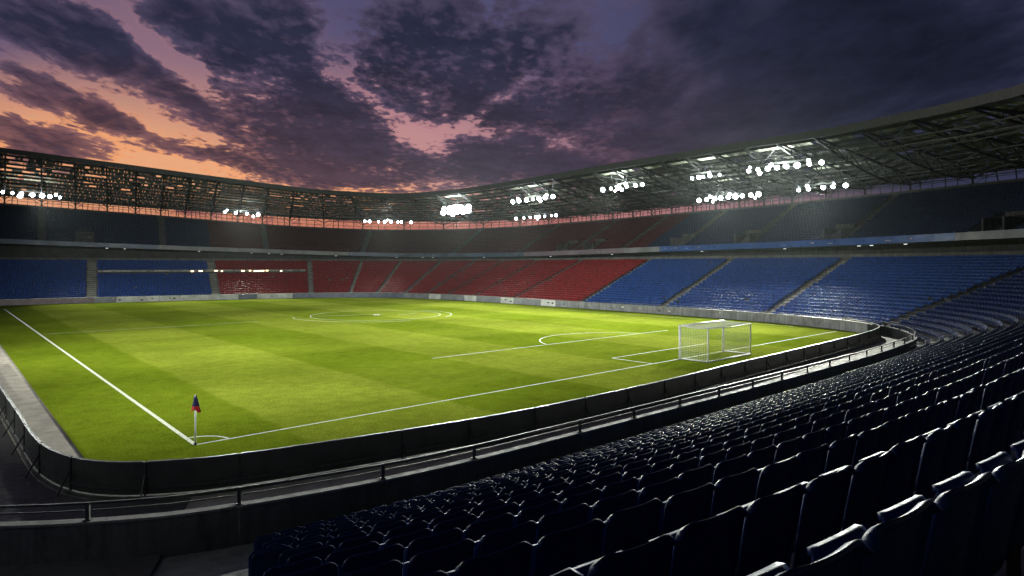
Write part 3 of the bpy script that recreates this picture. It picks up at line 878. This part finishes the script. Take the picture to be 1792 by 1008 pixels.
WL = ((81.4, 1.6), (83.0, 2.2), (85.9, 1.8), (87.0, 1.0), (91.0, 2.0), (92.4, 1.2), (93.6, 3.0), (94.7, 3.4), (95.8, 1.5), (98.6, 1.3))
for i, (s, w) in enumerate(WL):
    lamp(s, oo + .40, zg + .80 + .05 * (i % 3), 'small warm lamp on the gallery parapet at far left, %s from the left' % ordinal(i + 1), 'warm lamps along the gallery parapet', TM, w)
tiny2 = MB(); tiny2.box((0, 0, 0), (.42, .10, .07)); tiny2.box((0, 0, .06), (.5, .16, .04))
_t = tiny2.build('ceiling_lamp', M['pale_lamp']); TM2 = _t.data; bpy.data.objects.remove(_t)
CL = (66, 69, 83, 93, 96.5, 99, 108, 117, 121, 122.6, 131, 147, 163, 183, 197, 206.5, 207.8, 211)
for i, s in enumerate(CL):
    p, nn = ringp(s, 20.5); t = bpy.data.objects.new('ceiling_lamp', TM2); COL.objects.link(t)
    t.location = (p[0], p[1], z_ftop(s) - 1.05); t.rotation_euler = (0, 0, math.atan2(nn[1], nn[0]) - math.pi / 2)
    tag(t, 'tiny pale lamp on the concourse ceiling below the ribbon board, %s from the left' % ordinal(i + 1), 'lamp', 'concourse ceiling lamps')

# ------------------------------------------------------------------ perimeter boards of the far sides
per = empty('perimeter_boards', rp(120, -1, 0), label='long line of grey and white advertising boards edging the far sides of the pitch', cat='advertising boards')
pinv = Matrix.Translation(-Vector(per.location))
s = 46.; i = 0
while s < 222:
    w = 3.6 if s < 175 else 5.2; e = s + w
    if s < 61: mt, lb = 'ad_pink', 'dusty pink board with dark smudges'
    elif s < 66: mt, lb = 'ad_grey', None
    elif s < 80: mt, lb = 'ad_white', 'white board with small dark marks'
    elif s < 100: mt, lb = 'ad_white' if i % 3 else 'ad_slate', None
    elif s < 122: mt, lb = 'ad_slate', None
    elif s < 170: mt, lb = ('ad_grey', None) if i % 3 else ('ad_white', None)
    else: mt, lb = 'board_concrete', 'plain grey concrete board'
    zt = 1.05
    m = MB(); sweep(m, lambda q: [(-1.22, .0), (-1.10, .0), (-1.10, zt), (-1.22, zt)], s + .015, e - .015, 1.8, True)
    m.cur = 1; q = s + .3
    while q < e - .8:
        ww = random.uniform(.12, .7)
        if random.random() < (.5 if s < 170 else .2):
            h = random.uniform(.06, .32); zc = .55 + random.uniform(-.2, .2); m.cur = random.choice((1, 1, 2, 3))
            sweep(m, lambda t_: [(-1.225, zc - h / 2), (-1.225, zc + h / 2)], q, min(q + ww, e - .1), 3)
        q += ww + random.uniform(.1, .6)
    ob = m.build('panel', [M[mt], M['ad_dark'], M['ad_blue'], M['ad_white']], per); ob.matrix_parent_inverse = pinv
    if lb: ob['label'] = lb
    s = e; i += 1
m = MB(); sweep(m, rect(-1.16, 1.09, .16, .05), 46, 223.5, 2, True)
ob = m.build('cap_rail', M['galvanised'], per); ob.matrix_parent_inverse = pinv

# wall carrying the first row of the far stands
wl = MB(); sweep(wl, rect(-.1, .25, .2, 1.1), 46, 214, 2, True)
tag(wl.build('front_wall', M['wall_concrete']), 'low concrete wall behind the far boards, footing the red and blue seats', 'wall')
rl = MB(); sweep(rl, rect(-.1, 1.25, .04, .04), 180, 219, 1.5, True)
q = 180
while q < 219: rl.bar(rp(q, -.1, .8), rp(q, -.1, 1.25), .035); q += 1.0
tag(rl.build('front_railing', M['galvanised']), 'thin grey railing along the foot of the bright blue seats at right', 'railing')

# ------------------------------------------------------------------ near barrier of dark boards and posts
bd = np.r_[0, np.cumsum(np.linalg.norm(np.diff(BAR, axis=0), axis=1))]
def bp(t, o=0.):
    p = np.array([np.interp(t, bd, BAR[:, 0]), np.interp(t, bd, BAR[:, 1])]); q = np.array([np.interp(t + .2, bd, BAR[:, 0]), np.interp(t + .2, bd, BAR[:, 1])])
    r_ = np.array([np.interp(t - .2, bd, BAR[:, 0]), np.interp(t - .2, bd, BAR[:, 1])]); d = (q - r_) / np.linalg.norm(q - r_)
    return p + np.array([d[1], -d[0]]) * o      # o > 0: away from the pitch
def t_at(x, y): return bd[np.argmin(np.linalg.norm(BAR - np.array([x, y]), axis=1))]
barrier = empty('pitch_barrier', (10.9, -7.8, 0), label='dark board barrier with steel posts curving round the near corner of the pitch', cat='barrier')
binv = Matrix.Translation(-Vector(barrier.location))
def bpart(m, name, mat, **kw):
    o = m.build(name, mat, barrier); o.matrix_parent_inverse = binv; return tag(o, **kw)
def bsweep(m, t0, t1, prof, step=.5):
    n = max(2, int((t1 - t0) / step) + 1); base = len(m.v); k = len(prof)
    for t in np.linspace(t0, t1, n):
        for o, z in prof:
            p = bp(t, o); m.v.append((float(p[0]), float(p[1]), z))
    fs = [(base + i * k + j, base + i * k + (j + 1) % k, base + (i + 1) * k + (j + 1) % k, base + (i + 1) * k + j) for i in range(n - 1) for j in range(k)]
    fs += [tuple(base + j for j in range(k))[::-1], tuple(base + (n - 1) * k + j for j in range(k))]
    m.f += fs; m.mi += [m.cur] * len(fs)
joints = [t_at(-.45, -6.1), t_at(4.9, -7.1), t_at(7.5, -7.5), t_at(10.9, -7.75)]
tj = joints[-1]
while tj < t_at(66.6, .2): tj += 3.1; joints.append(tj)
left = [joints[0]]
while left[0] > 6: left.insert(0, left[0] - (2.6 if left[0] > 38 else 3.4))
allj = left[:-1] + joints
for a, b in zip(allj[:-1], allj[1:]):
    m = MB(); bsweep(m, a + .028, b - .028, [(0, .12), (.06, .12), (.06, 1.08), (0, 1.08)])
    bpart(m, 'panel', M['barrier_board'])
    m = MB(); bsweep(m, a + .05, b - .05, [(-.02, 1.08), (.08, 1.08), (.08, 1.115), (-.02, 1.115)]); bsweep(m, a + .05, b - .05, [(.06, .30), (.10, .30), (.10, .35), (.06, .35)])
    bpart(m, 'cap_rail', M['barrier_edge'])
for t in allj:
    m = MB(); p = bp(t, .05); rz = math.atan2(*(bp(t + .3) - bp(t - .3))[::-1])
    m.box((p[0], p[1], .54), (.06, .10, 1.12), rz); m.box((p[0], p[1], .012), (.2, .24, .03), rz)
    q = bp(t, .45); m.bar((p[0], p[1], .8), (q[0], q[1], .05), .045)
    bpart(m, 'post', M['dark_steel'])
m = MB(); bsweep(m, allj[0], allj[-1], [(-.04, -.02), (.16, -.02), (.16, .10), (-.04, .10)], 1); bpart(m, 'plinth', M['wall_concrete'])

pth = MB()  # dark sheet over the pale apron; its tone stands in for shaded concrete
for a, b in zip(np.arange(0, joints[0] - 1.5, 1.), np.arange(1, joints[0] - .5, 1.)):
    pth.add([(*bp(a, .2), -.012), (*bp(a, 6), -.012), (*bp(b, 6), -.012), (*bp(b, .2), -.012)], [(0, 1, 2, 3)])
tag(pth.build('walkway', M['dark_ground']), kind='structure')

# ------------------------------------------------------------------ near stand wall with its handrail
wd = np.r_[0, np.cumsum(np.linalg.norm(np.diff(WN, axis=0), axis=1))]
def wpnt(t, o=0.):
    p = np.array([np.interp(t, wd, WN[:, 0]), np.interp(t, wd, WN[:, 1])]); a = np.array([np.interp(t + .3, wd, WN[:, 0]), np.interp(t + .3, wd, WN[:, 1])])
    b = np.array([np.interp(t - .3, wd, WN[:, 0]), np.interp(t - .3, wd, WN[:, 1])]); d = (a - b) / np.linalg.norm(a - b)
    return p + np.array([-d[1], d[0]]) * o * 1.
def wt_at(x, y): return wd[np.argmin(np.linalg.norm(WN - np.array([x, y]), axis=1))]
nw = empty('stand_wall', (10, -11.1, -.3), label='dark concrete wall with a steel handrail in front of the navy seats', cat='wall')
winv = Matrix.Translation(-Vector(nw.location))
def wpart(m, name, mat):
    o = m.build(name, mat, nw); o.matrix_parent_inverse = winv; return o
def wsweep(m, t0, t1, prof, step=.7):
    n = max(2, int((t1 - t0) / step) + 1); base = len(m.v); k = len(prof)
    for t in np.linspace(t0, t1, n):
        for o, z in prof:
            p = wpnt(t, o); m.v.append((float(p[0]), float(p[1]), z))
    fs = [(base + i * k + j, base + i * k + (j + 1) % k, base + (i + 1) * k + (j + 1) % k, base + (i + 1) * k + j) for i in range(n - 1) for j in range(k)]
    fs += [tuple(base + j for j in range(k))[::-1], tuple(base + (n - 1) * k + j for j in range(k))]
    m.f += fs; m.mi += [m.cur] * len(fs)
js = [wt_at(10.5, -11), wt_at(5.3, -10.9), wt_at(2.2, -10.6), wt_at(-1.8, -9.8), wt_at(-4.6, -8.5)]
t = js[0]; pre = []
while t > wt_at(66, 0): t -= 3.2; pre.insert(0, t)
t = js[-1]; post = []
while t < wd[-1] - 4: t += 3.0; post.append(t)
wj = pre + js + post
js2 = [wt_at(10.5, -11), wt_at(2.2, -10.6), wt_at(-1.8, -9.8), wt_at(-4.6, -8.5)]
for a, b in zip(wj[:-1], wj[1:]):
    m = MB(); wsweep(m, a + .006, b - .006, [(0, -1.15), (.18, -1.15), (.18, .86), (0, .86)]); wpart(m, 'wall_panel', M['wall_concrete'])
    m = MB(); wsweep(m, a + .02, b - .02, [(-.04, .86), (.22, .86), (.22, .92), (-.04, .92)]); wpart(m, 'coping', M['terrace_concrete'])
    m = MB(); wsweep(m, a + .05, b - .05, [(.06, 1.30), (.12, 1.30), (.12, 1.35), (.06, 1.35)]); wsweep(m, a + .09, b - .09, [(.07, 1.14), (.10, 1.14), (.10, 1.17), (.07, 1.17)])
    wpart(m, 'handrail', M['dark_steel'])
for t in wj:
    m = MB(); p = wpnt(t, .09); rz = math.atan2(*(wpnt(t + .3) - wpnt(t - .3))[::-1])
    m.box((p[0], p[1], 1.12), (.08, .08, .46), rz); m.box((p[0], p[1], .935), (.16, .14, .03), rz)
    wpart(m, 'rail_post', M['dark_steel'])

# guard rails beside the right hand gangway
for i, (s, lab) in enumerate(((234.6, 'grey tubular guard rail beside the right gangway, on its far side'), (239.2, 'grey tubular guard rail beside the right gangway, on its near side'))):
    m = MB()
    for o1, o2 in ((.4, 4.4),):
        zz_ = lambda o: F0 + RISE * (o - O0) / TREAD
        m.tube([rp(s, o1, zz_(o1) + .05), rp(s, o1, zz_(o1) + 1.05), rp(s, o2, zz_(o2) + 1.05), rp(s, o2, zz_(o2) + .05)], .028, 6)
        m.tube([rp(s, o1, zz_(o1) + .55), rp(s, o2, zz_(o2) + .55)], .02, 6)
        for o in (1.7, 3.0): m.tube([rp(s, o, zz_(o)), rp(s, o, zz_(o) + 1.05)], .022, 6)
    tag(m.build('guard_rail', M['galvanised']), lab, 'railing', 'guard rails at the right gangway')

# ------------------------------------------------------------------ goal
goal = empty('football_goal', (36.8, 0, 0), label='white football goal with a box net standing on the near goal line', cat='goal')
gx0, gx1, gh, gd = -3.15, 3.15, 2.5, 2.35
m = MB(); m.tube([(gx0, 0, 0), (gx0, 0, gh)], .09, 10); m.build('goalpost', M['white_paint'], goal, True)
m = MB(); m.tube([(gx1, 0, 0), (gx1, 0, gh)], .09, 10); m.build('goalpost', M['white_paint'], goal, True)
m = MB(); m.tube([(gx0 - .07, 0, gh), (gx1 + .07, 0, gh)], .075, 10); m.build('crossbar', M['white_paint'], goal, True)
for x in (gx0, gx1):
    m = MB(); m.tube([(x, -gd, 0), (x, -gd, gh - .05)], .055, 8); m.build('net_support', M['white_paint'], goal, True)
    m = MB(); m.tube([(x, -.07, gh), (x, -gd / 2, gh - .10), (x, -gd, gh - .05)], .035, 8); m.build('top_bar', M['white_paint'], goal, True)
m = MB(); m.tube([(gx0, -.07, .05), (gx0, -gd, .05), (gx1, -gd, .05), (gx1, -.07, .05)], .05, 8); m.build('base_frame', M['white_paint'], goal, True)
m = MB(); m.tube([(gx0, -gd, gh - .05), (0, -gd, gh - .16), (gx1, -gd, gh - .05)], .035, 8); m.build('rear_bar', M['white_paint'], goal, True)
def net(name, fn, nu, nv, r):
    m = MB()
    for i in range(nu + 1): m.tube([fn(i / nu, j / 6) for j in range(7)], r, 3, False)
    for j in range(nv + 1): m.tube([fn(i / 8, j / nv) for i in range(9)], r, 3, False)
    m.build(name, M['net_white'], goal)
sg = lambda u, v: math.sin(u * math.pi) * math.sin(v * math.pi)
net('net', lambda u, v: (gx0 + (gx1 - gx0) * u, -gd - .12 * sg(u, v), .03 + (gh - .08) * v), 40, 16, .006)
net('net', lambda u, v: (gx0 - .04 * sg(u, v), -gd * u, .03 + (gh - .06) * v), 17, 18, .009)
net('net', lambda u, v: (gx1 + .04 * sg(u, v), -gd * u, .03 + (gh - .06) * v), 17, 18, .007)
net('net', lambda u, v: (gx0 + (gx1 - gx0) * u, -gd * v, gh - .03 - .22 * sg(u, v)), 46, 18, .010)

# ------------------------------------------------------------------ corner flag
fl = empty('corner_flag', (0, 0, 0), label='corner flag with a navy and red pennant on a white pole', cat='corner flag')
m = MB(); m.tube([(0, 0, 0), (0, 0, 1.92)], .032, 10); m.tube([(0, 0, 1.92), (0, 0, 1.97)], [.04, .02], 10); m.build('pole', M['white_paint'], fl, True)
m = MB(); m.tube([(0, 0, 0), (0, 0, .10)], [.07, .045], 10); m.build('socket', M['dark_steel'], fl)
def cloth(z1, z0, w1, w0, name, mat, ph):
    v = []; f = []; nz, nt = 6, 20
    for j in range(nz + 1):
        k = j / nz; z = z1 + (z0 - z1) * k; w = w1 + (w0 - w1) * k
        for i in range(nt + 1):
            t = 2 * math.pi * i / nt
            rr = w * (1 + .30 * math.cos(3 * t + ph) * (k * .5 + .5))
            a = t + (.4 * k)
            dz = -.07 * math.cos(2 * t + 1) * k if name == 'pennant_tip' else 0
            v.append((rr * math.cos(a) * 1.15, rr * math.sin(a) * .6, z + dz))
    for j in range(nz):
        for i in range(nt):
            a = j * (nt + 1) + i; f.append((a, a + 1, a + nt + 2, a + nt + 1))
    mm = MB(); mm.add(v, f); mm.build(name, mat, fl, True)
cloth(1.95, 1.52, .036, .115, 'pennant', M['flag_navy'], 0)
cloth(1.52, 1.33, .115, .15, 'pennant_tip', M['flag_red'], 0)
fl.rotation_euler.z = R(-42)

# ------------------------------------------------------------------ night air round the floodlights
hz = MB(); hz.box((0, 0, 0), (1, 1, 1))
hm = bpy.data.materials.new('haze'); hm.use_nodes = True
ht = NT(hm.node_tree)
for n in list(ht.n):
    if n.type == 'BSDF_PRINCIPLED': ht.n.remove(n)
pvv = ht.node('ShaderNodeVolumePrincipled'); pvv.inputs['Color'].default_value = (.85, .95, .95, 1); pvv.inputs['Density'].default_value = .00003
pvv.inputs['Anisotropy'].default_value = .8
out = [n for n in ht.n if n.type == 'OUTPUT_MATERIAL'][0]
ht.l.new(pvv.outputs[0], out.inputs['Volume'])
ho = hz.build('haze', hm); ho.scale = (640, 640, 42); ho.location = (30, 50, 18.5)
tag(ho, kind='stuff')
